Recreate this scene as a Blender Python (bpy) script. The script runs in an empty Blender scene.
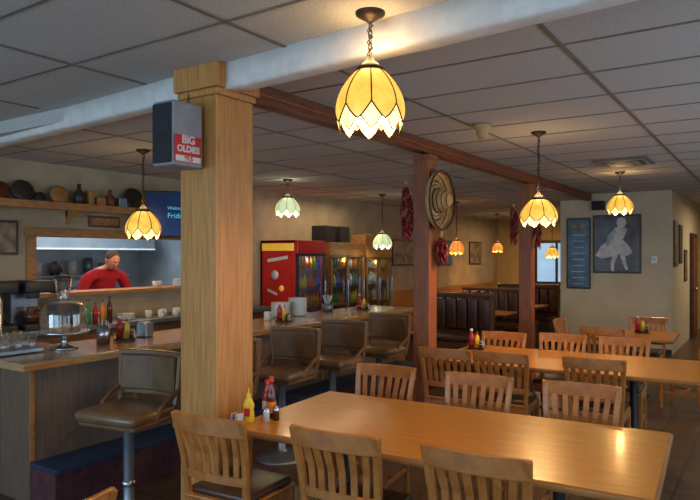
import bpy, bmesh, math, random
from mathutils import Vector, Matrix
random.seed(4)
scene=bpy.context.scene
scene.view_settings.view_transform='Standard'
scene.view_settings.exposure=0.2
RX=lambda a: Matrix.Rotation(math.radians(a),4,'X')
RY=lambda a: Matrix.Rotation(math.radians(a),4,'Y')
RZ=lambda a: Matrix.Rotation(math.radians(a),4,'Z')
T=lambda x,y,z: Matrix.Translation((x,y,z))

# ------------------------------------------------ materials
def pmat(name,c1,c2=None,scale=6,stretch=(1,1,1),rough=.5,metal=0,emis=0,bump=0,lo=.35,hi=.65,detail=4,coat=0):
    m=bpy.data.materials.new(name); m.use_nodes=True
    nt=m.node_tree; b=nt.nodes['Principled BSDF']
    if c2 is None: c2=tuple(v*.82 for v in c1)
    tc=nt.nodes.new('ShaderNodeTexCoord'); mp=nt.nodes.new('ShaderNodeMapping')
    mp.inputs['Scale'].default_value=stretch
    no=nt.nodes.new('ShaderNodeTexNoise'); no.inputs['Scale'].default_value=scale; no.inputs['Detail'].default_value=detail
    cr=nt.nodes.new('ShaderNodeValToRGB')
    cr.color_ramp.elements[0].position=lo; cr.color_ramp.elements[0].color=(*c2,1)
    cr.color_ramp.elements[1].position=hi; cr.color_ramp.elements[1].color=(*c1,1)
    L=nt.links.new
    L(tc.outputs['Object'],mp.inputs['Vector']); L(mp.outputs['Vector'],no.inputs['Vector'])
    L(no.outputs['Fac'],cr.inputs['Fac']); L(cr.outputs['Color'],b.inputs['Base Color'])
    b.inputs['Roughness'].default_value=rough; b.inputs['Metallic'].default_value=metal
    if coat: b.inputs['Coat Weight'].default_value=coat; b.inputs['Coat Roughness'].default_value=.12
    if emis:
        L(cr.outputs['Color'],b.inputs['Emission Color']); b.inputs['Emission Strength'].default_value=emis
    if bump:
        bp=nt.nodes.new('ShaderNodeBump'); bp.inputs['Strength'].default_value=bump; bp.inputs['Distance'].default_value=.01
        L(no.outputs['Fac'],bp.inputs['Height']); L(bp.outputs['Normal'],b.inputs['Normal'])
    return m
def glassmat(name,col=(1,1,1),fac=.12):
    m=bpy.data.materials.new(name); m.use_nodes=True; nt=m.node_tree; nt.nodes.clear()
    o=nt.nodes.new('ShaderNodeOutputMaterial'); mx=nt.nodes.new('ShaderNodeMixShader'); mx.inputs[0].default_value=fac
    lw=nt.nodes.new('ShaderNodeLayerWeight'); lw.inputs['Blend'].default_value=.25
    t=nt.nodes.new('ShaderNodeBsdfTransparent'); t.inputs[0].default_value=(*col,1)
    g=nt.nodes.new('ShaderNodeBsdfGlossy'); g.inputs['Roughness'].default_value=.05
    ad=nt.nodes.new('ShaderNodeMath'); ad.operation='ADD'; ad.inputs[1].default_value=fac; ad.use_clamp=True
    nt.links.new(lw.outputs['Facing'],ad.inputs[0])
    ml=nt.nodes.new('ShaderNodeMath'); ml.operation='MULTIPLY'; ml.inputs[1].default_value=.6
    nt.links.new(ad.outputs[0],ml.inputs[0]); nt.links.new(ml.outputs[0],mx.inputs[0])
    nt.links.new(t.outputs[0],mx.inputs[1]); nt.links.new(g.outputs[0],mx.inputs[2]); nt.links.new(mx.outputs[0],o.inputs[0])
    return m
def tilemat(name,c1,c2,mortar,size,rough):
    m=bpy.data.materials.new(name); m.use_nodes=True; nt=m.node_tree; b=nt.nodes['Principled BSDF']
    tc=nt.nodes.new('ShaderNodeTexCoord'); br=nt.nodes.new('ShaderNodeTexBrick'); br.offset=0
    br.inputs['Color1'].default_value=(*c1,1); br.inputs['Color2'].default_value=(*c2,1); br.inputs['Mortar'].default_value=(*mortar,1)
    br.inputs['Scale'].default_value=1; br.inputs['Brick Width'].default_value=size; br.inputs['Row Height'].default_value=size; br.inputs['Mortar Size'].default_value=.008
    nt.links.new(tc.outputs['Object'],br.inputs['Vector']); nt.links.new(br.outputs['Color'],b.inputs['Base Color'])
    b.inputs['Roughness'].default_value=rough
    return m

M_ceil=pmat('acoustic_tile',(.56,.545,.52),(.45,.435,.41),scale=70,rough=.95,bump=.2,detail=5)
M_tbar=pmat('tbar_metal',(.22,.19,.15),scale=3,rough=.6)
M_floor=tilemat('floor_tile',(.13,.065,.035),(.10,.05,.027),(.04,.028,.02),.3,.35)
M_wallL=pmat('plaster_cream',(.46,.38,.25),(.38,.30,.19),scale=3,rough=.85)
M_wallF=pmat('plaster_ochre',(.52,.36,.15),(.44,.29,.11),scale=3,rough=.85)
M_wallP=pmat('plaster_pale',(.62,.54,.38),(.56,.48,.33),scale=3,rough=.85)
M_white=pmat('white_plaster_paint',(.80,.78,.74),(.68,.66,.62),scale=9,rough=.6,bump=.35)
M_kitch=pmat('kitchen_white',(.56,.64,.70),(.46,.54,.61),scale=4,rough=.5)
M_oakV=pmat('oak_vertical',(.58,.275,.075),(.43,.185,.042),scale=5,stretch=(14,14,.8),rough=.45,bump=.1)
M_oakX=pmat('oak_trim',(.48,.22,.06),(.32,.13,.03),scale=5,stretch=(2,2,14),rough=.4)
M_red=pmat('redwood_stain',(.36,.105,.03),(.21,.055,.015),scale=5,stretch=(14,14,.8),rough=.45)
M_redY=pmat('redwood_beam',(.22,.065,.025),(.12,.03,.012),scale=4,stretch=(14,.8,14),rough=.45)
M_table=pmat('honey_laminate',(.62,.26,.035),(.51,.195,.024),scale=4,stretch=(1,10,10),rough=.32,coat=.22)
M_tedge=pmat('table_edge',(.36,.15,.035),(.26,.10,.02),scale=4,rough=.35)
M_chair=pmat('chair_wood',(.47,.175,.036),(.36,.12,.022),scale=5,stretch=(3,3,3),rough=.38,coat=.2)
M_seat=pmat('brown_vinyl',(.08,.04,.02),(.055,.026,.014),scale=8,rough=.35)
M_leather=pmat('stool_leather',(.17,.10,.05),(.12,.068,.032),scale=6,rough=.30)
M_stoolw=pmat('stool_wood',(.20,.095,.038),(.13,.058,.022),scale=6,rough=.4)
M_boothw=pmat('booth_wood',(.12,.05,.022),(.08,.032,.014),scale=6,rough=.45)
M_iron=pmat('black_iron',(.03,.03,.032),scale=8,rough=.45,metal=.6)
M_chrome=pmat('steel',(.55,.56,.58),(.42,.43,.45),scale=5,rough=.25,metal=1)
M_dull=pmat('dull_steel',(.30,.34,.38),(.22,.25,.29),scale=5,rough=.4,metal=.8)
M_bar=pmat('bar_laminate',(.46,.28,.13),(.36,.20,.09),scale=6,stretch=(10,1,10),rough=.22,coat=.3)
M_barp=pmat('bar_panel',(.17,.105,.07),(.12,.075,.05),scale=5,stretch=(10,10,1),rough=.5)
M_navy=pmat('navy_carpet',(.025,.04,.085),(.015,.025,.05),scale=40,rough=.9)
M_maroon=pmat('maroon_kick',(.10,.025,.03),(.06,.016,.018),scale=20,rough=.8)
M_bronze=pmat('lamp_bronze',(.05,.03,.02),(.03,.018,.01),scale=10,rough=.45,metal=.5)
M_glassY=pmat('amber_glass',(1,.60,.10),(.9,.46,.05),scale=14,rough=.3,emis=.75)
M_glassW=pmat('cream_glass',(1,.84,.36),(1,.74,.24),scale=14,rough=.3,emis=1.45)
M_glassG=pmat('green_glass',(.74,.82,.46),(.64,.76,.38),scale=14,rough=.3,emis=.65)
M_glassC=pmat('pale_glass',(1,.97,.68),(.95,.92,.58),scale=14,rough=.3,emis=1.4)
M_glassO=pmat('orange_glass',(1,.34,.06),(.9,.26,.04),scale=14,rough=.3,emis=.8)
M_black=pmat('black_plastic',(.02,.02,.022),scale=20,rough=.5)
M_cloth=pmat('speaker_grille',(.03,.03,.036),(.018,.018,.022),scale=150,rough=.9)
M_grey=pmat('grey_plastic',(.28,.29,.32),(.22,.23,.26),scale=8,rough=.5)
M_redp=pmat('red_paint',(.62,.015,.012),(.50,.012,.01),scale=4,rough=.35)
M_redsh=pmat('red_cotton',(.42,.01,.025),(.30,.008,.018),scale=12,rough=.9)
M_yel=pmat('yellow_plastic',(.85,.55,.02),(.75,.45,.01),scale=5,rough=.35)
M_yell=pmat('lit_yellow_panel',(1,.60,.08),(.9,.5,.05),scale=5,rough=.35,emis=.25)
M_wht=pmat('white_glaze',(.72,.72,.69),(.62,.62,.59),scale=5,rough=.25)
M_gl=glassmat('clear_glass',(1,1,1),.16)
M_glc=glassmat('cooler_glass',(.85,.92,.98),.04)
M_skin=pmat('skin',(.55,.28,.19),(.46,.22,.14),scale=9,rough=.5)
M_hair=pmat('grey_hair',(.10,.08,.07),(.06,.05,.04),scale=40,rough=.8)
M_jean=pmat('dark_trousers',(.04,.045,.06),(.025,.03,.04),scale=30,rough=.9)
M_ketch=pmat('ketchup_red',(.45,.015,.01),(.35,.01,.01),scale=6,rough=.2)
M_sauce=pmat('brown_sauce',(.12,.03,.01),(.08,.02,.01),scale=6,rough=.15)
M_straw=pmat('straw_weave',(.66,.42,.17),(.38,.22,.08),scale=10,stretch=(1,1,6),rough=.85,bump=.4)
M_dkstraw=pmat('dark_braid',(.09,.045,.02),(.05,.025,.012),scale=30,rough=.9)
M_chili=pmat('dried_chili',(.34,.02,.015),(.15,.01,.01),scale=12,rough=.3)
M_frame=pmat('dark_frame',(.05,.03,.02),(.03,.02,.012),scale=9,rough=.4)
M_photo=pmat('photo_grey',(.13,.13,.14),(.05,.05,.055),scale=4,rough=.3)
M_pwht=pmat('photo_white',(.72,.72,.70),(.50,.50,.50),scale=9,rough=.4)
M_pblu=pmat('poster_blue',(.07,.16,.25),(.04,.09,.15),scale=7,rough=.3)
M_pcol=pmat('poster_colour',(.36,.25,.13),(.10,.07,.05),scale=8,rough=.4)
M_tv=pmat('tv_screen',(.004,.03,.12),(.002,.012,.05),scale=2,rough=.2,emis=.4)
M_tvt=pmat('tv_text',(.10,.62,.85),(.08,.52,.75),scale=2,rough=.4,emis=.6)
M_day=pmat('daylight_pane',(.30,.50,.75),(.22,.40,.62),scale=2,rough=.4,emis=.8)
M_boothl=pmat('booth_vinyl',(.07,.022,.014),(.04,.014,.008),scale=8,rough=.4)
M_ledl=pmat('cooler_light',(.25,.55,1),(.2,.5,.95),scale=2,emis=1.3)
M_ledw=pmat('tube_light',(.9,.95,1),(.85,.92,1),scale=2,emis=.5)
M_green=pmat('green_bottle',(.03,.32,.09),(.02,.22,.06),scale=6,rough=.2)
M_blueb=pmat('blue_bottle',(.03,.15,.6),(.02,.1,.45),scale=6,rough=.2)
M_orng=pmat('orange_bottle',(.85,.28,.03),(.7,.2,.02),scale=6,rough=.2)
M_cake=pmat('cake_crumb',(.45,.24,.10),(.25,.11,.04),scale=30,rough=.9)

# ------------------------------------------------ mesh builder
class B:
    def __init__(s): s.bm=bmesh.new(); s.mats=[]
    def mi(s,m):
        if m not in s.mats: s.mats.append(m)
        return s.mats.index(m)
    def _add(s,t,m,M=None,smooth=False):
        i=s.mi(m)
        for f in t.faces: f.material_index=i; f.smooth=smooth
        if M is not None: bmesh.ops.transform(t,matrix=M,verts=t.verts)
        me=bpy.data.meshes.new('tmp'); t.to_mesh(me); t.free(); s.bm.from_mesh(me); bpy.data.meshes.remove(me)
        return s
    def box(s,c,d,m,bev=0,rot=None,seg=2):
        t=bmesh.new(); bmesh.ops.create_cube(t,size=1)
        bmesh.ops.scale(t,vec=d,verts=t.verts)
        if bev>0: bmesh.ops.bevel(t,geom=t.edges[:],offset=min(bev,min(d)*.49),segments=seg,affect='EDGES',profile=.5)
        M=T(*c) @ (rot if rot is not None else Matrix.Identity(4))
        return s._add(t,m,M,smooth=(bev>0.012))
    def b2(s,x0,x1,y0,y1,z0,z1,m,bev=0):
        return s.box(((x0+x1)/2,(y0+y1)/2,(z0+z1)/2),(abs(x1-x0),abs(y1-y0),abs(z1-z0)),m,bev)
    def lathe(s,prof,m,c=(0,0,0),n=20,rot=None,sy=1):
        t=bmesh.new(); rings=[]
        for r,z in prof:
            if r<1e-5: rings.append([t.verts.new((0,0,z))])
            else: rings.append([t.verts.new((r*math.cos(2*math.pi*k/n),r*sy*math.sin(2*math.pi*k/n),z)) for k in range(n)])
        for a,b in zip(rings,rings[1:]):
            for k in range(n):
                k2=(k+1)%n
                if len(a)==1 and len(b)==1: continue
                if len(a)==1: t.faces.new((a[0],b[k2],b[k]))
                elif len(b)==1: t.faces.new((a[k],a[k2],b[0]))
                else: t.faces.new((a[k],a[k2],b[k2],b[k]))
        bmesh.ops.recalc_face_normals(t,faces=t.faces)
        return s._add(t,m,T(*c)@(rot if rot is not None else Matrix.Identity(4)),True)
    def sph(s,c,r,m,n=14,rot=None):
        if not hasattr(r,'__len__'): r=(r,r,r)
        t=bmesh.new(); bmesh.ops.create_uvsphere(t,u_segments=n,v_segments=max(6,n//2+1),radius=1)
        bmesh.ops.scale(t,vec=r,verts=t.verts)
        return s._add(t,m,T(*c)@(rot if rot is not None else Matrix.Identity(4)),True)
    def sec(s,pts,prof,m,up=(0,0,1),closed=False,smooth=True,scales=None):
        pts=[Vector(p) for p in pts]; up=Vector(up); t=bmesh.new(); rings=[]; n=len(pts)
        for i,p in enumerate(pts):
            if closed: tan=pts[(i+1)%n]-pts[i-1]
            else: tan=pts[min(i+1,n-1)]-pts[max(i-1,0)]
            tan.normalize(); u=up
            if abs(tan.dot(u))>.97: u=Vector((1,0,0)) if abs(tan.x)<.9 else Vector((0,1,0))
            sd=tan.cross(u).normalized(); u2=sd.cross(tan).normalized(); k=scales[i] if scales else 1
            rings.append([t.verts.new(p+sd*a*k+u2*b*k) for a,b in prof])
        q=len(prof)
        R=list(zip(rings,rings[1:]))+([(rings[-1],rings[0])] if closed else [])
        for a,b in R:
            for k in range(q): t.faces.new((a[k],a[(k+1)%q],b[(k+1)%q],b[k]))
        if not closed: t.faces.new(rings[0]); t.faces.new(rings[-1][::-1])
        bmesh.ops.recalc_face_normals(t,faces=t.faces)
        return s._add(t,m,None,smooth)
    def tube(s,pts,r,m,n=8,closed=False,scales=None):
        return s.sec(pts,[(r*math.cos(2*math.pi*k/n),r*math.sin(2*math.pi*k/n)) for k in range(n)],m,closed=closed,scales=scales)
    def sweep(s,pts,hw,hh,m,up=(0,0,1)):
        c=min(hw,hh)*.35
        pr=[(-hw+c,-hh),(hw-c,-hh),(hw,-hh+c),(hw,hh-c),(hw-c,hh),(-hw+c,hh),(-hw,hh-c),(-hw,-hh+c)]
        return s.sec(pts,pr,m,up=up,smooth=False)
    def poly(s,pts,m,th=.001,M=None):
        t=bmesh.new(); vs=[t.verts.new(p) for p in pts]; t.faces.new(vs)
        return s._add(t,m,M,False)
    def obj(s,name,loc=(0,0,0),rz=0,parent=None):
        me=bpy.data.meshes.new(name); s.bm.to_mesh(me); s.bm.free()
        for m in s.mats: me.materials.append(m)
        o=bpy.data.objects.new(name,me); scene.collection.objects.link(o)
        o.location=loc; o.rotation_euler=(0,0,math.radians(rz))
        if parent: o.parent=parent
        return o
def inst(src,name,loc,rz=0):
    o=bpy.data.objects.new(name,src.data); scene.collection.objects.link(o); o.location=loc; o.rotation_euler=(0,0,math.radians(rz)); return o
def text(name,body,size,loc,rot,m,parent,bold=0):
    c=bpy.data.curves.new(name,'FONT'); c.body=body; c.size=size; c.align_x='CENTER'; c.align_y='CENTER'; c.extrude=.001; c.offset=bold
    c.materials.append(m); o=bpy.data.objects.new(name,c); scene.collection.objects.link(o)
    o.location=loc; o.rotation_euler=[math.radians(a) for a in rot]
    if parent: o.parent=parent; o.matrix_parent_inverse=parent.matrix_basis.inverted()
    return o
def lightpt(name,loc,e,col,r=.05,parent=None):
    l=bpy.data.lights.new(name,'POINT'); l.energy=e; l.color=col; l.shadow_soft_size=r
    o=bpy.data.objects.new(name,l); scene.collection.objects.link(o); o.location=loc
    if parent: o.parent=parent
    return o
def lightar(name,loc,rot,sx,sy,e,col):
    l=bpy.data.lights.new(name,'AREA'); l.shape='RECTANGLE'; l.size=sx; l.size_y=sy; l.energy=e; l.color=col
    o=bpy.data.objects.new(name,l); scene.collection.objects.link(o); o.location=loc; o.rotation_euler=[math.radians(a) for a in rot]
    return o

# ------------------------------------------------ room shell
ZC=2.8; ZL=2.70; XL=-6.6; XP=-2.8
b=B(); b.b2(-9.5,2.15,-3.15,17.7,-.1,0,M_floor); b.obj('floor')
b=B()
b.b2(-9.5,2.15,-3.15,2.86,ZC,ZC+.1,M_ceil)
b.b2(XP,2.15,2.86,17.7,ZC,ZC+.1,M_ceil)
b.b2(-9.5,XP,2.80,17.7,ZL,ZC+.1,M_ceil)
b.obj('ceiling')
b=B()
for k in range(-6,5):
    x=-.93+1.22*k
    if x<-6.6 or x>2: continue
    if x>XP: b.b2(x-.012,x+.012,-3,17.5,ZC-.006,ZC+.004,M_tbar)
    else:
        b.b2(x-.012,x+.012,-3,2.7,ZC-.006,ZC+.004,M_tbar)
        b.b2(x-.012,x+.012,2.95,17.5,ZL-.006,ZL+.004,M_tbar)
for k in range(-5,29):
    y=.35+.61*k
    if y<-3 or y>17.5: continue
    if y<2.6: b.b2(-6.6,2,y-.009,y+.009,ZC-.005,ZC+.004,M_tbar)
    else:
        b.b2(XP+.06,2,y-.009,y+.009,ZC-.005,ZC+.004,M_tbar)
        if y>2.95: b.b2(-6.6,XP-.06,y-.009,y+.009,ZL-.005,ZL+.004,M_tbar)
b.obj('trim_ceiling_grid')
# left wall with pass-through
OY0,OY1,OZ0,OZ1=3.84,6.05,1.29,1.90
b=B()
b.b2(XL-.15,XL,-3,OY0,0,ZC,M_wallL); b.b2(XL-.15,XL,OY1,17.5,0,ZC,M_wallL)
b.b2(XL-.15,XL,OY0,OY1,0,OZ0,M_wallL); b.b2(XL-.15,XL,OY0,OY1,OZ1,ZC,M_wallL)
b.obj('wall_left')
b=B()   # pass through trim
b.b2(XL-.2,XL+.16,OY0-.1,OY1+.1,OZ0-.045,OZ0,M_oakX,.006)
b.b2(XL-.18,XL+.06,OY0-.12,OY1+.12,OZ1,OZ1+.09,M_oakX,.006)
b.b2(XL-.18,XL+.04,OY0-.1,OY0,OZ0,OZ1,M_oakX,.005); b.b2(XL-.18,XL+.04,OY1,OY1+.1,OZ0,OZ1,M_oakX,.005)
b.obj('trim_pass_window')
# kitchen enclosure
b=B(); b.b2(-9.4,-9.3,2.9,7.3,0,ZL,M_kitch); b.obj('wall_kitchen_back')
b=B(); b.b2(-9.4,-6.75,2.8,2.9,0,ZL,M_kitch); b.obj('wall_kitchen_south')
b=B(); b.b2(-9.4,-6.75,7.3,7.4,0,ZL,M_kitch); b.obj('wall_kitchen_north')
# front and right walls with windows
def wall_win_y(name,y0,y1,x0,x1,wins,m):
    b=B(); xs=x0
    for (a,c,z0,z1) in wins:
        b.b2(xs,a,y0,y1,0,ZC,m); b.b2(a,c,y0,y1,0,z0,m); b.b2(a,c,y0,y1,z1,ZC,m); xs=c
    b.b2(xs,x1,y0,y1,0,ZC,m); b.obj(name)
wall_win_y('wall_front',-3.15,-3,-6.75,2.15,[(-6.2,-3.8,.8,2.4),(-3.3,-.9,.8,2.4),(-.4,1.6,.8,2.4)],M_wallP)
b=B(); ys=-3
for (a,c) in [(-2.2,.2),(.8,3.2),(3.8,6.2),(6.8,9.2)]:
    b.b2(2,2.15,ys,a,0,ZC,M_wallP); b.b2(2,2.15,a,c,0,.8,M_wallP); b.b2(2,2.15,a,c,2.4,ZC,M_wallP); ys=c
b.b2(2,2.15,ys,17.5,0,ZC,M_wallP); b.obj('wall_right')
def win_frame(i,cx,cy,w,horizontal):
    b=B(); z0,z1=.8,2.4
    for a in (-w/2,0,w/2-.05):
        if horizontal: b.b2(cx+a,cx+a+.05,cy-.03,cy+.03,z0,z1,M_frame)
        else: b.b2(cx-.03,cx+.03,cy+a,cy+a+.05,z0,z1,M_frame)
    for z in (z0,z1-.05):
        if horizontal: b.b2(cx-w/2,cx+w/2,cy-.03,cy+.03,z,z+.05,M_frame)
        else: b.b2(cx-.03,cx+.03,cy-w/2,cy+w/2,z,z+.05,M_frame)
    if horizontal: b.b2(cx-w/2,cx+w/2,cy-.004,cy+.004,z0,z1,M_gl)
    else: b.b2(cx-.004,cx+.004,cy-w/2,cy+w/2,z0,z1,M_gl)
    b.obj('window_%d'%i)
win_frame(1,-5.0,-3.07,2.4,True); win_frame(2,-2.1,-3.07,2.4,True); win_frame(3,.6,-3.07,2.0,True)
for i,cy in enumerate((-1,2,5,8)): win_frame(4+i,2.07,cy,2.4,False)
# far + partition
b=B(); b.b2(-6.75,2.15,17.5,17.65,0,ZC,M_wallF); b.obj('wall_far')
b=B(); b.b2(-3.3,-1.45,12.0,12.15,0,ZC,M_wallP); b.obj('wall_partition')
b=B(); b.b2(-1.6,-1.45,12.15,17.5,0,ZC,M_wallP); b.obj('wall_corridor')
b=B(); b.b2(-3.3,-3.15,12.15,14.2,0,ZC,M_wallP); b.obj('wall_return')
b=B(); b.b2(-3.3,-1.45,11.985,12.0,0,.1,M_frame); b.obj('baseboard_partition')
b=B(); b.b2(XL,XL+.015,10.3,17.4,0,.9,M_oakX); b.b2(XL,XL+.03,10.3,17.4,.9,.95,M_oakX); b.obj('trim_wainscot')
# far window / door
b=B(); b.b2(-5.5,-4.3,17.46,17.5,.9,2.1,M_frame); b.b2(-5.42,-4.94,17.44,17.46,.98,2.02,M_day); b.b2(-4.86,-4.38,17.44,17.46,.98,2.02,M_day); b.obj('window_8')
b=B(); b.b2(-1.447,-1.40,14.7,15.75,0,2.15,M_frame,.004); b.b2(-1.40,-1.385,14.8,15.65,.05,2.05,M_redY); b.sph((-1.35,14.9,1.0),.035,M_chrome,8); b.obj('door_1')

# white beam (slightly skewed)
def skewbeam(name,xa,xb,m):
    ya=2.80-.08*(xa+2.8); yb=2.80-.08*(xb+2.8)
    b=B(); n=24; pts=[]
    for i in range(n+1):
        f=i/n; x=xa+(xb-xa)*f; y=ya+(yb-ya)*f-.065+random.uniform(-.003,.003)
        pts.append((x,y,2.73+random.uniform(-.003,.003)))
    hw,hh,c=.065,.08,.022
    pr=[(-hw+c,-hh),(hw-c,-hh),(hw-.006,-hh+.006),(hw,-hh+c),(hw,hh),(-hw,hh),(-hw,-hh+c),(-hw+.006,-hh+.006)]
    b.sec(pts,pr,m,smooth=True); b.obj(name)
skewbeam('ceiling_beam',-6.6,-2.93,M_white); skewbeam('ceiling_beam',-2.67,2.0,M_white)
b=B(); b.b2(-2.86,-2.75,2.95,17.5,2.675,ZC,M_redY,.006); b.b2(-2.75,-2.735,2.95,17.5,2.72,2.735,M_red); b.obj('wooden_ceiling_beam')

# near post
b=B(); h=.152
b.box((0,0,1.31),(2*h,2*h,2.62),M_oakV,.008)
b.box((0,0,.06),(2*h+.02,2*h+.02,.12),M_oakV,.006)
b.box((0,0,2.64),(2*h+.03,2*h+.03,.04),M_oakV,.01)
b.box((0,0,2.73),(2*h+.06,2*h+.06,.14),M_oakV,.008)
b.obj('clad_post',(-2.8,2.77,0))
def post(y):
    b=B(); b.box((0,0,1.33),(.17,.17,2.65),M_red,.008); b.box((0,0,.05),(.2,.2,.1),M_red,.006); b.box((0,0,2.63),(.19,.19,.05),M_red,.006); b.obj('wooden_post',(XP,y,0))
post(5.52); post(8.55)

# speaker + sign
b=B()
b.box((0,0,0),(.17,.22,.36),M_grey,.012)
b.box((-.0,-.112,0),(.15,.02,.33),M_cloth,.008)
b.box((-.03,.115,0),(.08,.02,.10),M_iron,.003)
b.lathe([(.055,0),(.05,.006),(.02,.002),(0,.003)],M_cloth,(0,-.122,-.06),rot=RX(90))
b.tube([(-.03,.11,.10),(-.05,.118,.22),(-.04,.118,.27)],.004,M_black,6)
sp=b.obj('wall_speaker',(-2.823,2.487,2.375))
b=B(); b.box((0,0,0),(.006,.19,.15),M_redp,.002); b.box((.004,0,-.055),(.003,.18,.032),M_wht)
sg=b.obj('radio_station_sign',(-2.732,2.478,2.29)); 
text('lettering_1','BIG',.062,(-2.727,2.478,2.34),(90,0,90),M_wht,sg,.002)
text('lettering_2','OLDIES',.05,(-2.727,2.478,2.288),(90,0,90),M_wht,sg,.002)
text('lettering_3','98.5',.036,(-2.725,2.478,2.235),(90,0,90),M_redp,sg,.001)

# ------------------------------------------------ pendants
def pendant(x,y,zc,zt,zb,R,mo,mi_,e,col,N=8):
    b=B(); H=zt-zb
    def rp(t):
        if t<.66: return R*(.24+.76*math.sin(math.pi/2*(t/.66))**.78)
        return R*(1-.13*((t-.66)/.34)**1.8)
    def layer(off,t0,vall,tip,m,k):
        bm=bmesh.new(); q=6; rows=10
        for p in range(N):
            base=2*math.pi*(p+off)/N+.2; grid=[]
            for i in range(q+1):
                a=-1+2*i/q; te=vall+(tip-vall)*(1-abs(a)**1.35); th=base+a*math.pi/N; col_=[]
                for j in range(rows+1):
                    t=t0+(te-t0)*j/rows; r=rp(t)*k*(1-.035*abs(a)); col_.append(bm.verts.new((r*math.cos(th),r*math.sin(th),zt-zc-t*H)))
                grid.append(col_)
            for i in range(q):
                for j in range(rows): bm.faces.new((grid[i][j],grid[i+1][j],grid[i+1][j+1],grid[i][j+1]))
            edge=[v[rows].co.copy() for v in grid]
            rib=[v.co.copy() for v in grid[0]]
            if k>=1: b.tube(edge,.0036,M_bronze,5); b.tube(rib,.0036,M_bronze,5)
            else: b.tube(edge,.0026,M_bronze,5)
        b._add(bm,m,None,True)
    layer(0,0,.62,.86,mo,1.0)
    layer(.5,.5,.76,1.0,mi_,.955)
    z0=-(zc-zt)
    b.lathe([(0,.0),(.068,0),(.066,-.012),(.04,-.028),(.02,-.04),(0.008,-.05),(0,-.05)],M_bronze)
    b.lathe([(0,z0+.055),(.012,z0+.05),(.02,z0+.03),(.035,z0+.02),(R*.34,z0+.004),(R*.42,z0-.014),(R*.40,z0-.018),(0,z0-.010)],M_bronze)
    zt_=-.05; zz=zt_; k=0; ll=.034
    while zz-ll>z0+.045:
        c=zz-ll/2; pts=[]
        for i in range(8):
            a=2*math.pi*i/8; u=.009*math.cos(a); w=ll*.62*math.sin(a)
            pts.append((u,0,c+w) if k%2 else (0,u,c+w))
        b.tube(pts,.003,M_bronze,4,closed=True); zz-=ll*.86; k+=1
    b.tube([(.014*math.sin(i*1.3),.014*math.cos(i*1.3),-.05+(z0+.05+.05)*i/14) for i in range(15)],.0025,M_bronze,4)
    o=b.obj('pendant_lamp',(x,y,zc))
    lightpt('lamp_bulb',(0,0,zb+H*.28-zc),e,col,.04,o)
    lightpt('lamp_glow',(0,0,zt+.05-zc),e*.14,col,.08,o)
    return o
WARM=(1,.62,.24)
pendant(-1.53,2.47,ZC,2.550,2.250,.162,M_glassY,M_glassW,32,WARM)
pendant(-1.76,5.70,ZC,2.21,1.95,.165,M_glassY,M_glassW,38,WARM)
pendant(-1.71,9.04,ZC,2.50,2.23,.165,M_glassY,M_glassW,32,WARM)
pendant(-5.0,3.98,ZL,2.13,1.845,.165,M_glassY,M_glassW,17,WARM)
pendant(-5.37,6.6,ZL,2.47,2.20,.17,M_glassG,M_glassC,12,(1,.86,.6))
pendant(-5.40,9.1,ZL,2.06,1.79,.165,M_glassG,M_glassC,12,(1,.86,.6))
pendant(-4.97,11.1,ZL,1.98,1.70,.14,M_glassO,M_glassY,20,(1,.5,.2))
pendant(-5.6,14.9,ZL,2.0,1.76,.13,M_glassO,M_glassY,20,(1,.55,.2))
pendant(-4.2,14.6,ZL,1.88,1.62,.15,M_glassY,M_glassW,20,WARM)

# ------------------------------------------------ chairs
def make_chair():
    b=B(); w=.195
    for sx in (-1,1):
        b.sweep([(sx*w,.18,0),(sx*w,.18,.43)],.018,.018,M_chair)
        b.sweep([(sx*.185,-.23,0),(sx*.188,-.205,.22),(sx*.192,-.20,.44),(sx*.205,-.225,.66),(sx*.222,-.275,.885)],.018,.016,M_chair,up=(0,1,0))
        b.sweep([(sx*w,.17,.17),(sx*.187,-.20,.17)],.010,.014,M_chair)
        b.sweep([(sx*w,.17,.395),(sx*.19,-.20,.395)],.011,.03,M_chair)
    b.sweep([(-w,.18,.395),(w,.18,.395)],.011,.03,M_chair); b.sweep([(-w,-.20,.395),(w,-.20,.395)],.011,.03,M_chair)
    b.sweep([(-w,-.01,.17),(w,-.01,.17)],.010,.014,M_chair)
    b.box((0,-.01,.437),(.42,.42,.022),M_chair,.008)
    b.box((0,0,.463),(.395,.385,.045),M_seat,.02,seg=3)
    def arc(z,yb,half,bow,n=10): return [(-half+2*half*i/n, yb-bow*(1-(2*i/n-1)**2), z) for i in range(n+1)]
    b.sweep(arc(.845,-.262,.235,.035),.012,.045,M_chair)
    b.sweep(arc(.565,-.212,.195,.022),.010,.022,M_chair)
    for i in range(6):
        f=(i+.5)/6*2-1; xb=f*.172; xt=f*.195
        b.sweep([(xb,-.212-.022*(1-f*f),.575),(xb*1.03,-.225-.028*(1-f*f)+.008,.69),(xt,-.255-.034*(1-f*f),.81)],.0175,.006,M_chair,up=(0,1,0))
    return b
chair0=make_chair().obj('dining_chair',(-2.40,2.56,0),4)
cl=[(-1.72,2.69,5),(-1.05,2.76,3),
    (-2.36,3.80,186),(-1.66,3.84,184),(-1.00,3.90,184),
    (-2.42,5.36,5),(-1.93,5.42,4),(-1.20,5.52,3),
    (-2.36,6.24,184),(-1.80,6.42,184),(-1.22,6.46,183),
    (-1.62,7.80,2),(-1.38,8.84,180),(-2.02,8.28,-90),(-.85,8.05,80),
    (-2.19,1.17,90)]
for x,y,r in cl: inst(chair0,'dining_chair',(x,y,0),r)

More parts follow.
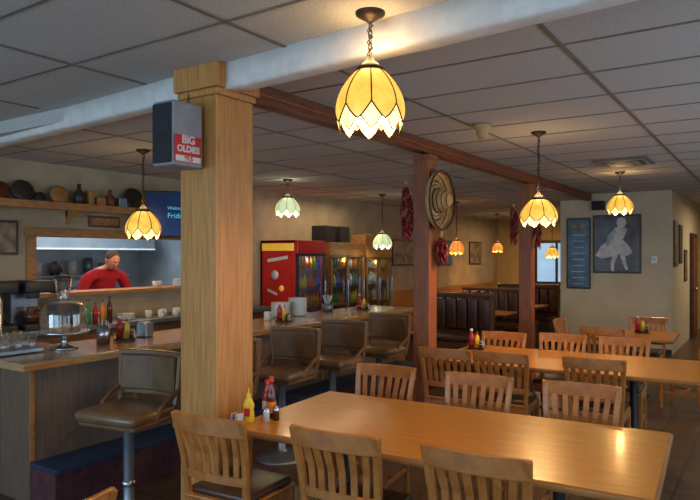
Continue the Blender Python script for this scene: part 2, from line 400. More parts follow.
# ------------------------------------------------ tables
def table(x,y,lx,ly,rz,peds,top=M_table):
    b=B()
    b.box((0,0,.732),(lx,ly,.034),M_tedge,.012)
    b.box((0,0,.7495),(lx-.03,ly-.03,.003),top)
    b.box((0,0,.705),(lx-.3,ly-.3,.03),M_iron)
    for px in peds:
        b.lathe([(.03,.69),(.03,.08),(.05,.05),(.05,.03)],M_iron,(px,0,0),12)
        b.box((px,0,.69),(.25,.25,.01),M_iron)
        for a in (0,90,180,270): 
            c=math.cos(math.radians(a)); s_=math.sin(math.radians(a))
            b.tube([(px,0,.07),(px+.1*c,.1*s_,.05),(px+.2*c,.2*s_,.02)],.02,M_iron,6)
    return b.obj('dining_table',(x,y,0),rz)
table(-1.49,3.18,2.16,1.10,4,(-.6,.6)); table(-1.56,5.90,2.20,1.12,3.5,(-.6,.55)); table(-1.45,8.28,1.0,.92,2,(0,))

# ------------------------------------------------ bar
b=B()
b.b2(-4.75,-4.0,2.25,7.6,.945,1.0,M_bar,.012)
b.b2(-4.008,-3.994,2.25,7.6,.955,.985,M_oakX)
b.b2(-4.6,-4.22,2.42,7.5,0,.945,M_barp,.004)
y=2.42
while y<7.4: b.b2(-4.222,-4.212,y,y+.03,.3,.945,M_oakX); y+=.84
b.b2(-4.22,-3.92,2.42,7.5,0,.26,M_maroon,.004); b.b2(-4.22,-3.90,2.42,7.5,.26,.29,M_navy,.006)
b.obj('bar_counter')
b=B(); b.b2(-6.0,-4.752,2.25,2.92,.945,1.0,M_bar,.012); b.b2(-5.95,-4.752,2.42,2.8,0,.945,M_barp,.004); b.obj('bar_counter_return')

def make_stool():
    b=B()
    b.lathe([(0,0),(.22,0),(.22,.012),(.19,.03),(.06,.055),(.035,.08),(.033,.3),(.033,.6),(.05,.63),(.12,.645),(.12,.655),(0,.655)],M_dull,n=24)
    b.lathe([(.036,.25),(.045,.26),(.045,.28),(.036,.29)],M_chrome)
    b.box((0,0,.672),(.44,.40,.035),M_stoolw,.01)
    b.box((0,.01,.715),(.47,.44,.075),M_leather,.035,seg=4)
    def arc(z,yb,half,bow,n=10): return [(-half+2*half*i/n, yb-bow*(1-(2*i/n-1)**2), z) for i in range(n+1)]
    b.sweep(arc(.925,-.195,.222,.045),.026,.115,M_leather)
    b.sweep(arc(1.055,-.20,.252,.05),.022,.016,M_stoolw); b.sweep(arc(.795,-.195,.232,.045),.018,.016,M_stoolw)
    b.sweep([(p[0],p[1]-.03,p[2]) for p in arc(.925,-.195,.232,.045)],.006,.13,M_stoolw)
    for sx in (-1,1):
        b.sweep([(sx*.215,-.16,.66),(sx*.232,-.19,.80),(sx*.245,-.205,1.06)],.016,.022,M_stoolw,up=(0,1,0))
        b.sweep([(sx*.243,-.20,.84),(sx*.243,-.10,.80),(sx*.235,-.02,.75),(sx*.22,.02,.69)],.012,.014,M_stoolw)
    return b
st0=make_stool().obj('bar_stool',(-3.38,2.58,0),190)
for y,r in ((3.40,186),(4.16,184),(4.90,182),(5.75,178)): inst(st0,'bar_stool',(-3.45,y,0),r)

# ------------------------------------------------ back bar
b=B(); b.b2(XL,-6.05,2.95,7.2,.90,.95,M_dull,.006); b.b2(XL,-6.1,2.98,7.15,0,.90,M_barp); 
for k in range(6): b.b2(-6.1,-6.085,3.05+k*.69,3.65+k*.69,.1,.85,M_stoolw,.004)
b.obj('back_counter')
b=B()
b.box((0,0,.03),(.40,.30,.06),M_black,.01); b.box((-.14,0,.25),(.12,.28,.44),M_dull,.01); b.box((.02,0,.43),(.38,.30,.12),M_black,.015)
b.lathe([(.05,0),(.085,.02),(.09,.08),(.05,.14),(.055,.16)],M_sauce,(.06,0,.065)); b.tube([(.14,0,.2),(.2,0,.19),(.2,0,.1),(.14,0,.09)],.009,M_black)
b.lathe([(.07,.0),(.06,-.06),(0,-.06)],M_dull,(.06,0,.37))
cm=b.obj('coffee_brewer',(-6.32,3.25,.951),0); inst(cm,'coffee_brewer',(-6.32,3.62,.951),0)
b=B(); b.lathe([(0,0),(.12,0),(.12,.02),(.105,.03),(.11,.32),(.09,.36),(.03,.39),(.02,.42),(0,.43)],M_chrome); b.tube([(.1,0,.08),(.15,0,.08),(.16,0,.05)],.01,M_black); b.tube([(.105,.0,.3),(.14,0,.25),(.105,0,.2)],.008,M_black)
b.obj('coffee_urn',(-5.25,2.66,1.001),0)
def stack(name,x,y,z,r,n,m=M_wht,step=.012):
    b=B(); pr=[(0,0)]
    for i in range(n): pr+=[(r*.6,i*step),(r,i*step+step*.75),(r,i*step+step)]
    pr+=[(r*.9,n*step),(r*.6,n*step-.004),(0,n*step-.004)]
    b.lathe(pr,m); return b.obj(name,(x,y,z))
for i,(x,y,r,n) in enumerate([(-6.3,4.35,.12,9),(-6.28,4.75,.10,6),(-6.3,5.9,.12,10)]): stack('plate_stack',x,y,.951,r,n)
for (x,y,n) in [(-4.62,5.55,14),(-4.6,5.83,17)]: stack('dinner_plate_stack',x,y,1.001,.11,n)
def mug(x,y,z,m=M_wht,name='coffee_mug'):
    b=B(); b.lathe([(0,0),(.034,0),(.04,.01),(.04,.09),(.036,.09),(.035,.012),(0,.012)],m,n=14); b.tube([(.038,0,.075),(.065,0,.07),(.065,0,.03),(.038,0,.02)],.006,m,6); return b.obj(name,(x,y,z))
for k in range(6): mug(-6.25+(k%2)*.1,5.05+.11*k,.951)
b=B()
b.box((0,0,.13),(.34,.42,.26),M_dull,.02); b.box((.175,0,.13),(.01,.34,.16),M_black,.004); b.box((.18,.0,.235),(.02,.3,.015),M_chrome,.004); b.obj('toaster_oven',(-6.34,6.6,.951))
b=B(); b.box((0,0,.12),(.22,.26,.24),M_black,.02); b.box((0,0,.245),(.16,.20,.012),M_dull,.004); b.lathe([(.06,.25),(.09,.50),(.085,.50),(.055,.26)],M_gl,(0,0,0),16); b.lathe([(.09,.50),(.09,.53),(0,.54)],M_black,n=16); b.obj('blender_jug',(-6.3,3.98,.951))
def bottle(name,x,y,z,r,h,m,cap=M_black):
    b=B(); b.lathe([(0,0),(r,0),(r,h*.55),(r*.85,h*.65),(r*.35,h*.78),(r*.33,h*.92)],m,n=14); b.lathe([(r*.4,h*.91),(r*.42,h),(0,h)],cap,n=10); return b.obj(name,(x,y,z))
for k,(m,h) in enumerate([(M_green,.28),(M_ketch,.24),(M_orng,.26),(M_sauce,.3)]): bottle('syrup_bottle',-6.12,4.15+k*.09,.951,.03,h,m)
b=B(); b.box((0,0,.02),(.30,.42,.03),M_dull,.005)
for k in range(4):
    for j in range(3): b.lathe([(.028,.04),(.034,.14),(.031,.14),(.026,.045),(0,.045)],M_gl,(-.1+j*.1,-.15+k*.1,0),12)
b.obj('glass_rack',(-4.55,2.42,1.001),0)
def frame_x(name,y,z,w,h,mpic,x=XL):
    b=B(); b.box((.012,0,0),(.024,w,h),M_frame,.005); b.box((.025,0,0),(.004,w-.06,h-.06),mpic); return b.obj(name,(x+.001,y,z))
frame_x('framed_picture',3.50,1.88,.30,.36,M_pcol)
frame_x('framed_picture',6.35,2.05,.30,.35,M_pcol)
b=B(); b.box((0,0,0),(.03,.42,.13),M_redY,.01); b.box((.016,0,0),(.006,.36,.08),M_cake,.01); b.obj('carved_wood_sign',(XL+.02,4.68,2.09))
b=B(); b.b2(XL,XL+.3,2.95,5.25,2.20,2.235,M_oakX,.005)
for y in (3.2,4.2,5.1): b.b2(XL,XL+.25,y,y+.03,2.12,2.20,M_oakX); b.b2(XL,XL+.03,y,y+.03,2.04,2.2,M_oakX)
b.b2(XL+.29,XL+.305,2.95,5.25,2.18,2.26,M_oakX,.003); b.obj('display_shelf')
b=B(); rr=random.Random(11)
mm=[M_black,M_frame,M_sauce,M_wht,M_dull,M_cake,M_straw,M_redY,M_kitch,M_oakX]
y=3.05
while y<5.10:
    k=rr.randint(0,3); w=rr.uniform(.04,.075); h=rr.uniform(.12,.28); m=rr.choice(mm)
    if k==0: b.box((0.14,y+w,2.237+h*.35),(.12,w*1.7,h*.7),m,.01)
    elif k==1: b.lathe([(0,0),(w,0),(w,h*.55),(w*.35,h*.8),(w*.35,h),(0,h)],m,(.14,y+w,2.237),12)
    elif k==2: b.lathe([(0,0),(w*.5,0),(w,h*.3),(w*.9,h*.5),(w*.4,h*.6),(w*.55,h*.7),(0,h*.7)],m,(.14,y+w,2.237),12)
    else: b.lathe([(0,-.01),(h*.5,0),(h*.48,.01),(h*.3,.02),(0,.02)],m,(.10,y+h*.5,2.24+h*.5),16,rot=RY(78)); y+=h*.4
    y+=w*2+.02
o=b.obj('shelf_ornaments',(XL,0,0))
b=B(); b.lathe([(0,0),(.05,0),(.045,.02),(.012,.04),(.02,.1),(.01,.2),(.01,.24)],M_iron,n=12); b.lathe([(.03,.34),(.09,.22),(.086,.22),(.028,.335)],M_black,n=16); b.obj('small_table_lamp',(XL+.09,4.02,OZ0+.001))
b=B(); b.lathe([(0,0),(.05,0),(.06,.08),(.055,.08),(.045,.01),(0,.01)],M_wht,n=14); b.obj('serving_bowl',(XL+.08,5.4,OZ0+.001))
stack('plate_stack',XL+.085,5.75,OZ0+.001,.075,8)

# kitchen fittings
b=B()
b.poly([(-9.28,3.3,2.45),(-9.28,7.0,2.45),(-8.5,7.0,1.97),(-8.5,3.3,1.97)],M_dull)
b.b2(-9.28,-8.5,3.3,7.0,1.80,1.97,M_kitch,.01); b.b2(-8.51,-8.49,3.3,7.0,1.78,1.80,M_ledw); b.b2(-9.28,-9.2,3.3,7.0,1.97,2.68,M_dull); b.obj('range_hood')
b=B(); b.b2(-9.28,-8.55,3.4,6.9,0,.92,M_dull,.01); b.b2(-9.28,-9.2,3.4,6.9,.92,1.3,M_chrome)
for k in range(5): b.lathe([(.025,0),(.02,.02),(0,.02)],M_black,(-8.55,3.8+k*.6,.8),10,rot=RY(90))
b.lathe([(0,0),(.15,0),(.16,.2),(.155,.2),(.14,.01)],M_chrome,(-8.85,4.6,.92)); b.lathe([(0,0),(.12,0),(.12,.28),(.11,.28),(.11,.01)],M_chrome,(-8.9,5.8,.92)); b.obj('kitchen_range')
b=B(); b.b2(-7.0,-6.76,3.6,6.9,.90,.94,M_chrome,.005); b.b2(-6.98,-6.76,3.62,3.7,0,.9,M_dull); b.b2(-6.98,-6.76,6.8,6.88,0,.9,M_dull); b.b2(-6.98,-6.76,3.6,6.9,.2,.23,M_dull); b.obj('prep_counter')
b=B(); b.b2(-9.298,-9.0,3.2,6.9,1.36,1.39,M_chrome)
for k in range(12):
    m=rr.choice([M_wht,M_dull,M_orng,M_redp,M_chrome,M_black]); h=rr.uniform(.12,.30); b.lathe([(0,0),(.07,0),(.07,h),(0,h+.01)],m,(-9.14,3.4+k*.28,1.39),12)
b.obj('kitchen_shelf')
lightar('kitchen_tube',(-8.0,5.0,2.62),(0,0,0),1.6,2.6,36,(.74,.88,1.0))

# ------------------------------------------------ cook
def skin_mesh(verts,edges,radii,sub=2,root=0):
    me=bpy.data.meshes.new('sk'); me.from_pydata([Vector(v) for v in verts],edges,[]); o=bpy.data.objects.new('sk',me); scene.collection.objects.link(o)
    md=o.modifiers.new('s','SKIN'); 
    sv=me.skin_vertices[0].data
    for i,r in enumerate(radii): sv[i].radius=r if hasattr(r,'__len__') else (r,r)
    sv[root].use_root=True
    md.use_smooth_shade=True
    s2=o.modifiers.new('u','SUBSURF'); s2.levels=sub; s2.render_levels=sub
    dg=bpy.context.evaluated_depsgraph_get(); dg.update(); ev=o.evaluated_get(dg); out=bpy.data.meshes.new_from_object(ev)
    bpy.data.objects.remove(o); return out
def cook(x,y,rz):
    b=B()
    V=[(0,-.12,.93),(0,-.09,1.08),(0,-.02,1.25),(0,.05,1.39),(0,.09,1.47),(0,.135,1.535),(0,.18,1.59)]
    Rr=[(.165,.125),(.17,.135),(.18,.13),(.185,.12),(.12,.09),(.06,.06),(.055,.055)]
    E=[(i,i+1) for i in range(6)]
    for s in (-1,1):
        n=len(V)
        V+=[(s*.13,.07,1.45),(s*.225,.06,1.42),(s*.30,.05,1.27),(s*.34,.06,1.16),(s*.26,.19,1.08),(s*.18,.30,1.01)]
        Rr+=[(.08,.08),(.078,.078),(.068,.068),(.052,.052),(.045,.045),(.03,.03)]
        E+=[(4,n)]+[(n+i,n+i+1) for i in range(5)]
        n=len(V)
        V+=[(s*.10,-.12,.84),(s*.12,-.08,.48),(s*.12,-.12,.10),(s*.13,-.02,.05),(s*.14,.08,.035)]
        Rr+=[(.105,.105),(.066,.066),(.045,.045),(.045,.04),(.04,.03)]
        E+=[(0,n)]+[(n+i,n+i+1) for i in range(4)]
    me=skin_mesh(V,E,Rr)
    t=bmesh.new(); t.from_mesh(me); bpy.data.meshes.remove(me)
    for m in (M_redsh,M_skin,M_jean,M_black): b.mi(m)
    for f in t.faces:
        c=f.calc_center_median(); f.smooth=True
        arm=abs(c.x)>.2 or c.y>.2
        if c.z<.09: k=3
        elif c.z<.93 : k=2
        elif c.z>1.525: k=1
        elif arm and c.z<1.225 and (abs(c.x)>.235 or c.y>.15): k=1
        else: k=0
        f.material_index=k
    m2=bpy.data.meshes.new('x'); t.to_mesh(m2); t.free(); b.bm.from_mesh(m2); bpy.data.meshes.remove(m2)
    for s in (-1,1):
        px,py,pz=s*.165,.345,.985
        b.sph((px,py,pz),(.042,.05,.018),M_skin,12)
        for k,(dx,l) in enumerate([(-.03,.055),(-.01,.07),(.01,.075),(.03,.062)]):
            b.tube([(px+dx,py+.03,pz),(px+dx*1.15,py+.03+l*.5,pz+.008),(px+dx*1.2,py+.03+l*.85,pz-.006),(px+dx*1.2,py+.03+l,pz-.022)],.0088,M_skin,7,scales=[1.1,1.0,.9,.7])
        b.tube([(px-s*.03,py-.01,pz),(px-s*.055,py+.015,pz-.004),(px-s*.062,py+.045,pz-.012)],.0105,M_skin,7,scales=[1.2,1,.8])
    H=T(0,.215,1.635)@RX(-38)
    def hs(c,r,m,n=14): b.sph(tuple(H@Vector(c)),r,m,n,rot=RX(-38))
    hs((0,0,0),(.076,.095,.108),M_skin,20); hs((0,.02,-.055),(.058,.068,.062),M_skin,16)
    hs((0,.098,-.012),(.013,.02,.026),M_skin,10)
    for s in (-1,1):
        hs((s*.078,-.005,-.01),(.012,.022,.032),M_skin,10); hs((s*.03,.085,.012),(.013,.009,.008),M_wht,8); hs((s*.03,.092,.012),(.006,.005,.006),M_black,8)
        hs((s*.03,.088,.034),(.02,.008,.005),M_hair,8)
    hs((0,.084,-.06),(.024,.008,.007),M_redsh,8)
    hs((0,-.026,.032),(.083,.090,.092),M_hair,18)
    b.tube([tuple(Vector((.062*math.cos(a),.125+.06*math.sin(a),1.515))) for a in [2*math.pi*i/16 for i in range(16)]],.01,M_redsh,6,closed=True)
    o=b.obj('cook',(x,y,0),rz); o.scale=(1.10,1.0,1.0); return o
cook(-7.30,5.16,-90)

# ------------------------------------------------ coolers
def cooler(name,y0,y1,ztop,side,head,shelfm,xf=-5.85,frame=M_black,ndoor=1,lit=M_ledl,seed=1):
    b=B(); xb=XL+.03
    b.b2(xb,xf-.05,y0,y0+.03,0.03,ztop,side,.004); b.b2(xb,xf-.05,y1-.03,y1,0.03,ztop,side,.004)
    b.b2(xb,xb+.03,y0,y1,0.03,ztop,side); b.b2(xb,xf-.05,y0,y1,ztop-.03,ztop,side); b.b2(xb,xf-.02,y0,y1,.03,.25,frame,.004)
    b.b2(xf-.05,xf,y0,y1,ztop-.20,ztop,head,.01)
    for yy in (y0+.05,y1-.05):
        for xx in (xb+.05,xf-.1): b.lathe([(0,0),(.02,0),(.02,.035),(0,.035)],M_black,(xx,yy,0),8)
    dw=(y1-y0)/ndoor
    for d in range(ndoor):
        a=y0+d*dw; c=a+dw
        for (p,q) in ((a,a+.035),(c-.035,c)): b.b2(xf-.04,xf,p,q,.25,ztop-.2,frame,.004)
        b.b2(xf-.04,xf,a,c,.25,.31,frame,.004); b.b2(xf-.04,xf,a,c,ztop-.24,ztop-.2,frame,.004)
        b.b2(xf-.03,xf-.022,a+.03,c-.03,.3,ztop-.23,M_glc)
        b.b2(xf,xf+.03,c-.035,c-.015,.9,1.3,M_chrome,.004)
    b.b2(xb+.03,xb+.035,y0+.03,y1-.03,.25,ztop-.05,lit)
    rr=random.Random(seed)
    for k in range(5):
        z=.32+k*.29
        if z+.2>ztop-.15: break
        b.b2(xb+.04,xf-.08,y0+.03,y1-.03,z-.01,z,M_dull)
        y=y0+.08
        m=rr.choice(shelfm)
        while y<y1-.05:
            if rr.random()<.55: m=rr.choice(shelfm)
            h=rr.uniform(.16,.24)
            b.lathe([(0,0),(.034,0),(.034,h*.65),(.014,h*.85),(.014,h),(0,h)],m,(xf-.12,y,z),8); b.lathe([(0,0),(.034,0),(.034,h*.65),(.014,h*.85),(.014,h),(0,h)],m,(xf-.35,y,z),8); y+=.08
    ar=lightar(name+'_tube',(0,0,0),(0,0,0),.05,.05,1,(1,1,1)); bpy.data.objects.remove(ar)
    o=b.obj(name)
    c=(.6,.8,1) if lit is M_ledl else (1,.85,.6)
    l=lightpt('interior_light',(xf-.09,(y0+y1)/2,ztop-.28),2.2,c,.02,o)
    return o
bm_=[M_redp,M_green,M_blueb,M_orng,M_yel,M_wht]
c1=cooler('drinks_cooler',7.42,8.12,1.92,M_redp,M_redp,bm_,frame=M_black,seed=3)
b=B(); b.box((0,0,.02),(.62,.006,.11),M_yell,.002); b.lathe([(0,0),(.07,0),(.07,.004),(0,.004)],M_wht,(-.05,-.004,-.40),20,rot=RX(90)); b.lathe([(0,0),(.045,0),(.045,.004),(0,.004)],M_yell,(.08,-.004,-.60),20,rot=RX(90)); b.box((-.1,-.004,-.66),(.2,.004,.04),M_wht,.002,rot=RY(20)); b.box((.0,-.004,-.16),(.4,.004,.05),M_wht,.002,rot=RY(-8)); o=b.obj('cooler_decal',(-6.23,7.416,1.80),0); o.parent=c1
cooler('display_fridge',8.28,9.24,1.90,M_oakX,M_oakX,bm_,frame=M_stoolw,ndoor=2,lit=M_kitch,seed=5)
cooler('display_fridge',9.34,10.2,1.86,M_oakX,M_oakX,[M_wht,M_cake,M_orng,M_yel],frame=M_stoolw,ndoor=2,lit=M_yell,seed=8)
b=B(); b.box((0,0,.14),(.3,.26,.28),M_black,.01); b.box((.152,0,.14),(.01,.22,.24),M_cloth,.004); s2=b.obj('loudspeaker',(-6.2,8.55,1.901)); inst(s2,'loudspeaker',(-6.2,8.98,1.901))
b=B(); b.box((0,0,.1),(.3,.4,.2),M_cake,.01); b.box((0,0,.205),(.3,.05,.005),M_yel); b.obj('cardboard_box',(-6.2,9.8,1.862))
b=B(); b.lathe([(0,0),(.06,.0),(.07,.2),(.03,.35),(0,.36)],M_straw,n=12); b.tube([(0,0,.34),(0,0,.45)],.006,M_straw); b.obj('hanging_gourd',(XL+.09,7.05,1.95))

# TV
b=B(); b.box((0,0,0),(.90,.05,.56),M_black,.01); b.box((0,-.027,.005),(.85,.004,.50),M_tv); b.box((0,.05,.0),(.2,.06,.2),M_iron,.005); b.tube([(0,.07,0),(0,.07,ZL-2.2)],.02,M_iron)
tv=b.obj('television',(-5.90,5.30,2.18),50)
def tvt(n,body,sz,dx,dz):
    c=bpy.data.curves.new(n,'FONT'); c.body=body; c.size=sz; c.extrude=.001; c.align_x='LEFT'; c.materials.append(M_tvt); o=bpy.data.objects.new(n,c); scene.collection.objects.link(o); o.parent=tv; o.location=(dx,-.031,dz); o.rotation_euler=(math.radians(90),0,0)
tvt('screen_text_1','Welcome to',.055,-.20,.06); tvt('screen_text_2','Friday',.085,-.20,-.04)

# ------------------------------------------------ bar-top things
b=B(); b.lathe([(0,0),(.10,0),(.095,.012),(.03,.03),(.02,.05),(.02,.08),(.05,.105),(.165,.115),(.18,.13),(.175,.13),(0,.122)],M_chrome,n=28)
b.lathe([(0,.123),(.11,.123),(.11,.16),(.10,.17),(0,.175)],M_cake,n=20)
b.lathe([(.165,.13),(.167,.26),(.155,.31),(.11,.35),(.05,.37),(.015,.375),(.012,.39),(.022,.41),(.015,.425),(0,.428)],M_gl,n=28)
b.obj('cake_stand',(-4.42,2.80,1.001))
b=B(); b.lathe([(0,0),(.05,0),(.052,.15),(.047,.15),(.045,.01),(0,.01)],M_chrome,n=16)
for k in range(12):
    a=k*.9; b.tube([(.02*math.cos(a),.02*math.sin(a),.02),(.04*math.cos(a),.04*math.sin(a),.19+.02*math.sin(k*2.1))],.004,M_chrome if k%2 else M_wht,5)
b.obj('cutlery_holder',(-4.40,3.12,1.001))
def condset(x,y,z,rz=0):
    b=B()
    b.box((0,0,.012),(.16,.10,.015),M_iron,.004); b.tube([(-.08,-.05,.06),(.08,-.05,.06),(.08,.05,.06),(-.08,.05,.06)],.003,M_chrome,5,closed=True)
    for sx in (-.08,.08): b.tube([(sx,-.05,.02),(sx,-.05,.06)],.003,M_chrome,5); b.tube([(sx,.05,.02),(sx,.05,.06)],.003,M_chrome,5)
    b.lathe([(0,0),(.028,0),(.028,.11),(.012,.15),(.012,.165)],M_ketch,(-.045,0,.02),12); b.lathe([(.015,.165),(.015,.185),(0,.185)],M_wht,(-.045,0,.02),10)
    b.lathe([(0,0),(.024,0),(.024,.1),(.01,.13)],M_yel,(.01,.01,.02),12); b.lathe([(.01,.13),(.003,.165),(0,.165)],M_redp,(.01,.01,.02),8)
    b.lathe([(0,0),(.018,0),(.016,.06)],M_wht,(.055,.02,.02),10); b.lathe([(.017,.06),(.012,.075),(0,.08)],M_chrome,(.055,.02,.02),10)
    b.lathe([(0,0),(.018,0),(.016,.06)],M_sauce,(.055,-.025,.02),10); b.lathe([(.017,.06),(.012,.075),(0,.08)],M_chrome,(.055,-.025,.02),10)
    return b.obj('condiment_caddy',(x,y,z+.001),rz)
condset(-4.42,3.34,1.0,40); condset(-4.25,5.15,1.0,10); condset(-4.35,6.85,1.0,20); condset(-2.5,6.05,.751,10); condset(-1.35,8.45,.751,10)
b=B(); b.box((0,0,.06),(.10,.12,.12),M_dull,.01); b.box((0,0,.122),(.03,.10,.012),M_wht); b.obj('napkin_dispenser',(-4.5,3.60,1.001),20)
b=B(); b.lathe([(0,0),(.09,0),(.095,.02),(.09,.02),(.085,.006),(0,.006)],M_wht); b.obj('saucer',(-4.3,3.95,1.001))
for (x,y) in [(-4.55,5.25),(-4.55,7.1)]: mug(x,y,1.001,M_wht,'tea_mug')
b=B(); b.lathe([(0,0),(.07,0),(.075,.10),(.07,.10)],M_dull)
for k in range(9): b.tube([(.0,.0,.03),(.06*math.cos(k*.7),.06*math.sin(k*.7),.2)],.006,M_wht,5)
b.obj('straw_holder',(-4.62,6.45,1.001))

# near-table condiments
b=B(); b.lathe([(0,0),(.033,0),(.036,.01),(.034,.05),(.03,.07),(.034,.10),(.022,.13),(.014,.135),(.014,.15)],M_yel,n=16,sy=.75); b.lathe([(.015,.148),(.013,.16),(.004,.165),(.003,.195),(0,.195)],M_yel,n=10); b.box((0,-.026,.06),(.035,.004,.045),M_redp,.003); b.obj('mustard_bottle',(-2.49,2.71,.752),20)
b=B(); b.lathe([(0,0),(.028,0),(.029,.12),(.022,.15),(.012,.18),(.012,.215)],M_sauce,n=16); b.lathe([(.0295,.03),(.0295,.095)],M_orng,n=16); b.lathe([(.015,.21),(.015,.24),(0,.24)],M_redp,n=12); b.obj('hot_sauce_bottle',(-2.45,2.86,.752))
b=B(); b.lathe([(0,0),(.032,0),(.033,.10),(.026,.13),(.014,.165),(.014,.18)],M_ketch,n=16); b.lathe([(.0335,.03),(.0335,.08)],M_wht,n=16); b.lathe([(.017,.178),(.017,.20),(0,.20)],M_redp,n=12); b.obj('ketchup_bottle',(-2.53,2.92,.752))
for (x,y,m) in ((-2.41,2.77,M_wht),(-2.39,2.83,M_sauce)):
    b=B(); b.lathe([(0,0),(.02,0),(.018,.055)],m,n=12); b.lathe([(.019,.055),(.017,.075),(.008,.085),(0,.086)],M_chrome,n=12); b.obj('salt_shaker' if m is M_wht else 'pepper_shaker',(x,y,.752))
b=B(); b.box((0,0,.022),(.08,.06,.044),M_gl,.004)
for k,m in enumerate((M_redp,M_wht,M_blueb,M_yel,M_wht)): b.box((-.03+k*.015,0,.032),(.010,.05,.05),m,.002,rot=RY(6))
b.obj('sweetener_packet_box',(-2.53,2.65,.752))

# sombrero: upturned woven brim, braided rim, tapering crown
b=B()
b.lathe([(.268,.085),(.282,.066),(.277,.035),(.25,.010),(.18,.0),(.120,.006),(.112,.02),(.100,.06),(.085,.10),(.062,.14),(.035,.165),(.015,.172),(0,.172)],M_straw,n=40)
for r,z,q in ((.277,.074,.011),(.245,.011,.006),(.225,.008,.004),(.15,.004,.006)): b.tube([(r*math.cos(2*math.pi*k/36),r*math.sin(2*math.pi*k/36),z) for k in range(36)],q,M_dkstraw,5,closed=True)
zig=[]
for k in range(48):
    a=2*math.pi*k/48; r=.172 if k%2 else .208; zig.append((r*math.cos(a),r*math.sin(a),.006))
b.tube(zig,.005,M_redY,5,closed=True)
for r,z in ((.114,.024),(.102,.058),(.087,.10),(.064,.14)): b.tube([(r*math.cos(2*math.pi*k/20),r*math.sin(2*math.pi*k/20),z) for k in range(20)],.008 if z<.03 else .004,M_dkstraw,5,closed=True)
o=b.obj('sombrero',(-2.700,5.545,2.22)); o.rotation_euler=(0,math.radians(90),0)
def ristra(x,y,z,h,w,n,col=M_chili):
    b=B(); rr=random.Random(n); b.tube([(0,0,0),(0,0,-h*.9)],.006,M_straw,5)
    for k in range(n):
        f=k/n; a=rr.uniform(0,6.28); zz=-.06-f*(h-.16); r=w*(.5+.5*math.sin(math.pi*(f*.8+.15)))
        p0=Vector((0,0,zz)); p1=Vector((r*.6*math.cos(a),r*.6*math.sin(a),zz-.01)); p2=Vector((r*math.cos(a),r*math.sin(a),zz-.05)); p3=Vector((r*.9*math.cos(a+.2),r*.9*math.sin(a+.2),zz-.10))
        b.tube([p0,p1,p2,p3],.014,col,6,scales=[.4,1,.8,.15])
    b.lathe([(0,.0),(.02,-.01),(.015,-.05),(.0,-.06)],M_straw,n=8)
    return b.obj('chili_ristra',(x,y,z))
ristra(-2.955,5.44,2.42,.62,.06,60); ristra(-2.645,5.56,1.93,.36,.06,44)
ristra(-2.955,8.48,2.4,.6,.06,50); ristra(-2.645,8.52,2.3,.55,.055,46)

# posters on partition
b=B(); Y=11.984
b.box((-2.32,Y,1.895),(.80,.03,1.03),M_frame,.006); b.box((-2.32,Y-.016,1.895),(.74,.004,.97),M_photo)
def pp(pts,m,d): b.poly([(-2.32+x*1.1,Y-.018-d,1.895+z*1.04) for x,z in pts],m)
pp([(-.32,-.20),(-.24,-.04),(-.10,.08),(.06,.10),(.16,.0),(.24,-.14),(.16,-.20),(.04,-.17),(-.10,-.22),(-.22,-.25)],M_pwht,.001)
pp([(-.06,.08),(-.05,.20),(-.02,.28),(.10,.29),(.16,.24),(.10,.08)],M_pwht,.002)
pp([(.02,.28),(0,.35),(.01,.42),(.07,.45),(.13,.42),(.15,.35),(.12,.29)],M_pwht,.003)
pp([(-.03,.27),(-.14,.12),(-.16,-.04),(-.12,-.05),(-.09,.08),(.0,.20)],M_dull,.004)
pp([(-.06,-.18),(-.09,-.33),(-.08,-.46),(-.04,-.46),(-.03,-.33),(.02,-.19)],M_pwht,.002)
pp([(.05,-.18),(.09,-.32),(.14,-.44),(.17,-.43),(.14,-.30),(.13,-.18)],M_pwht,.002)
b.obj('framed_photograph')
b=B(); b.box((-2.97,Y,1.73),(.42,.03,1.28),M_frame,.006); b.box((-2.97,Y-.016,1.73),(.36,.004,1.22),M_pblu)
b.box((-2.97,Y-.019,2.2),(.26,.002,.10),M_pcol)
for k in range(9): b.box((-2.97,Y-.019,2.06-k*.11),(.24-.03*(k%3),.002,.02),M_dull)
b.obj('framed_poster')
b=B(); b.box((0,0,0),(.10,.03,.13),M_wht,.008); b.box((0,-.017,.01),(.06,.004,.04),M_dull); b.obj('thermostat',(-1.72,11.984,1.62))
b=B(); b.box((0,0,0),(.22,.10,.16),M_black,.01); b.box((0,-.052,0),(.19,.006,.13),M_cloth,.004); b.obj('corner_speaker',(-2.62,11.94,2.58))
for y,z,h,m in ((12.4,1.9,.8,M_pcol),(13.1,1.9,.7,M_photo),(13.9,1.5,.6,M_pcol)): frame_x('framed_picture',y,z,.42,h,m,-1.45)
for y,z,w,h,m in ((12.0,1.75,1.0,.55,M_pcol),(14.0,1.75,.8,.6,M_pblu),(15.9,1.75,.8,.6,M_pcol)): frame_x('framed_picture',y,z,w,h,m,XL)

# ceiling items
b=B(); b.lathe([(0,0),(.075,0),(.075,-.03),(.05,-.045),(.045,-.10),(.03,-.12),(0,-.125)],M_wallF,n=20); b.obj('smoke_detector',(-2.05,5.1,ZC-.005))
b=B(); b.box((0,0,0),(.6,.6,.012),M_tbar,.004)
for k in range(6):
    q=.52-.085*k; 
    if q>.06: b.box((0,0,-.010-.003*k),(q,q,.006),M_grey if k%2==0 else M_black,.002)
b.obj('air_vent',(-1.48,8.05,ZC-.012))

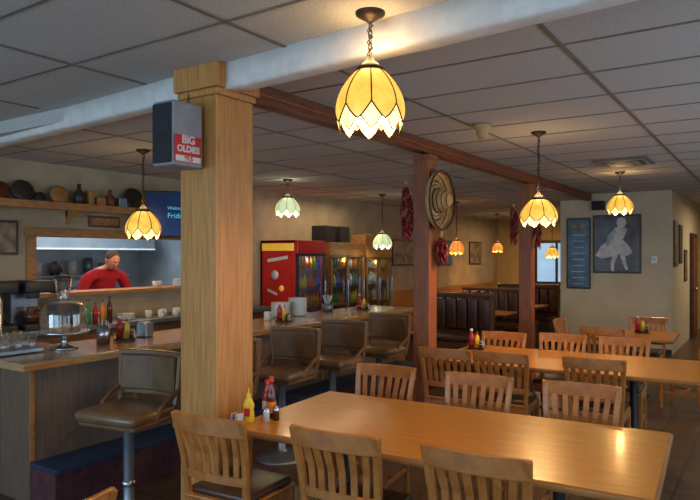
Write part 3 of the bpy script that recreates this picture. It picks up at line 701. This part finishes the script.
# booths
def booth(x,y):
    b=B(); W=1.25
    b.box((0,0,.55),(W,.12,1.05),M_boothw,.01); b.box((0,0,1.09),(W+.02,.16,.04),M_boothw,.01)
    for s in (-1,1):
        b.box((0,s*.30,.22),(W-.06,.46,.40),M_boothw,.01); b.box((0,s*.32,.46),(W-.02,.48,.11),M_boothl,.04,seg=3)
        n=7
        for k in range(n): b.box((-W/2+W/n*(k+.5),s*.10,.80),(W/n-.004,.10,.50),M_boothl,.04,seg=3)
    return b.obj('booth_bench',(x,y,0))
for y in (9.3,11.1,12.9): booth(-4.2,y)
def btable(x,y):
    b=B(); b.box((0,0,.735),(1.2,.62,.03),M_tedge,.01); b.box((0,0,.751),(1.17,.59,.003),M_table); b.lathe([(.035,.72),(.035,.06),(.2,.03),(.2,0),(0,0)],M_iron); b.obj('booth_table',(x,y,0))
btable(-4.2,10.2); btable(-4.2,12.0)

# ------------------------------------------------ lights & world
DAY=(.50,.74,1.0)
lightar('daylight_front_1',(-4.9,-2.9,1.6),(90,0,0),2.3,1.5,80,DAY)
lightar('daylight_front_2',(-2.1,-2.9,1.6),(90,0,0),2.3,1.5,50,DAY)
lightar('daylight_front_3',(.6,-2.9,1.6),(90,0,0),1.9,1.5,28,DAY)
for i,y in enumerate((-1,2,5,8)): lightar('daylight_right_%d'%(i+1),(1.95,y,1.6),(90,0,90),2.3,1.5,(16,26,36,28)[i],(.60,.79,1.0))
lightar('far_room_glow',(-5.0,15.8,2.6),(0,0,0),1.5,1.5,26,(1,.66,.32))
lightar('corridor_glow',(0,14.5,2.7),(0,0,0),1.0,2.0,38,(1,.78,.5))
lightar('back_bar_glow',(-6.0,8.6,2.62),(0,0,0),.4,2.0,12,(1,.75,.45))
lightar('pass_heat_lamp',(-6.68,5.0,1.885),(0,0,0),.12,1.8,8,(1,.5,.15))
w=bpy.data.worlds.new('World'); scene.world=w; w.use_nodes=True
nt=w.node_tree; bg=nt.nodes['Background']; sky=nt.nodes.new('ShaderNodeTexSky'); sky.sky_type='NISHITA'; sky.sun_disc=False; sky.sun_elevation=math.radians(40)
nt.links.new(sky.outputs[0],bg.inputs[0]); bg.inputs[1].default_value=.10

# ------------------------------------------------ camera
cd=bpy.data.cameras.new('Camera'); cam=bpy.data.objects.new('Camera',cd); scene.collection.objects.link(cam)
cam.location=(0,0,1.7); cam.rotation_euler=(math.radians(90),0,math.radians(33.58)); cd.sensor_width=36; cd.lens=640/700*36; cd.shift_y=5/700; cd.clip_start=.05
scene.camera=cam
print('done')
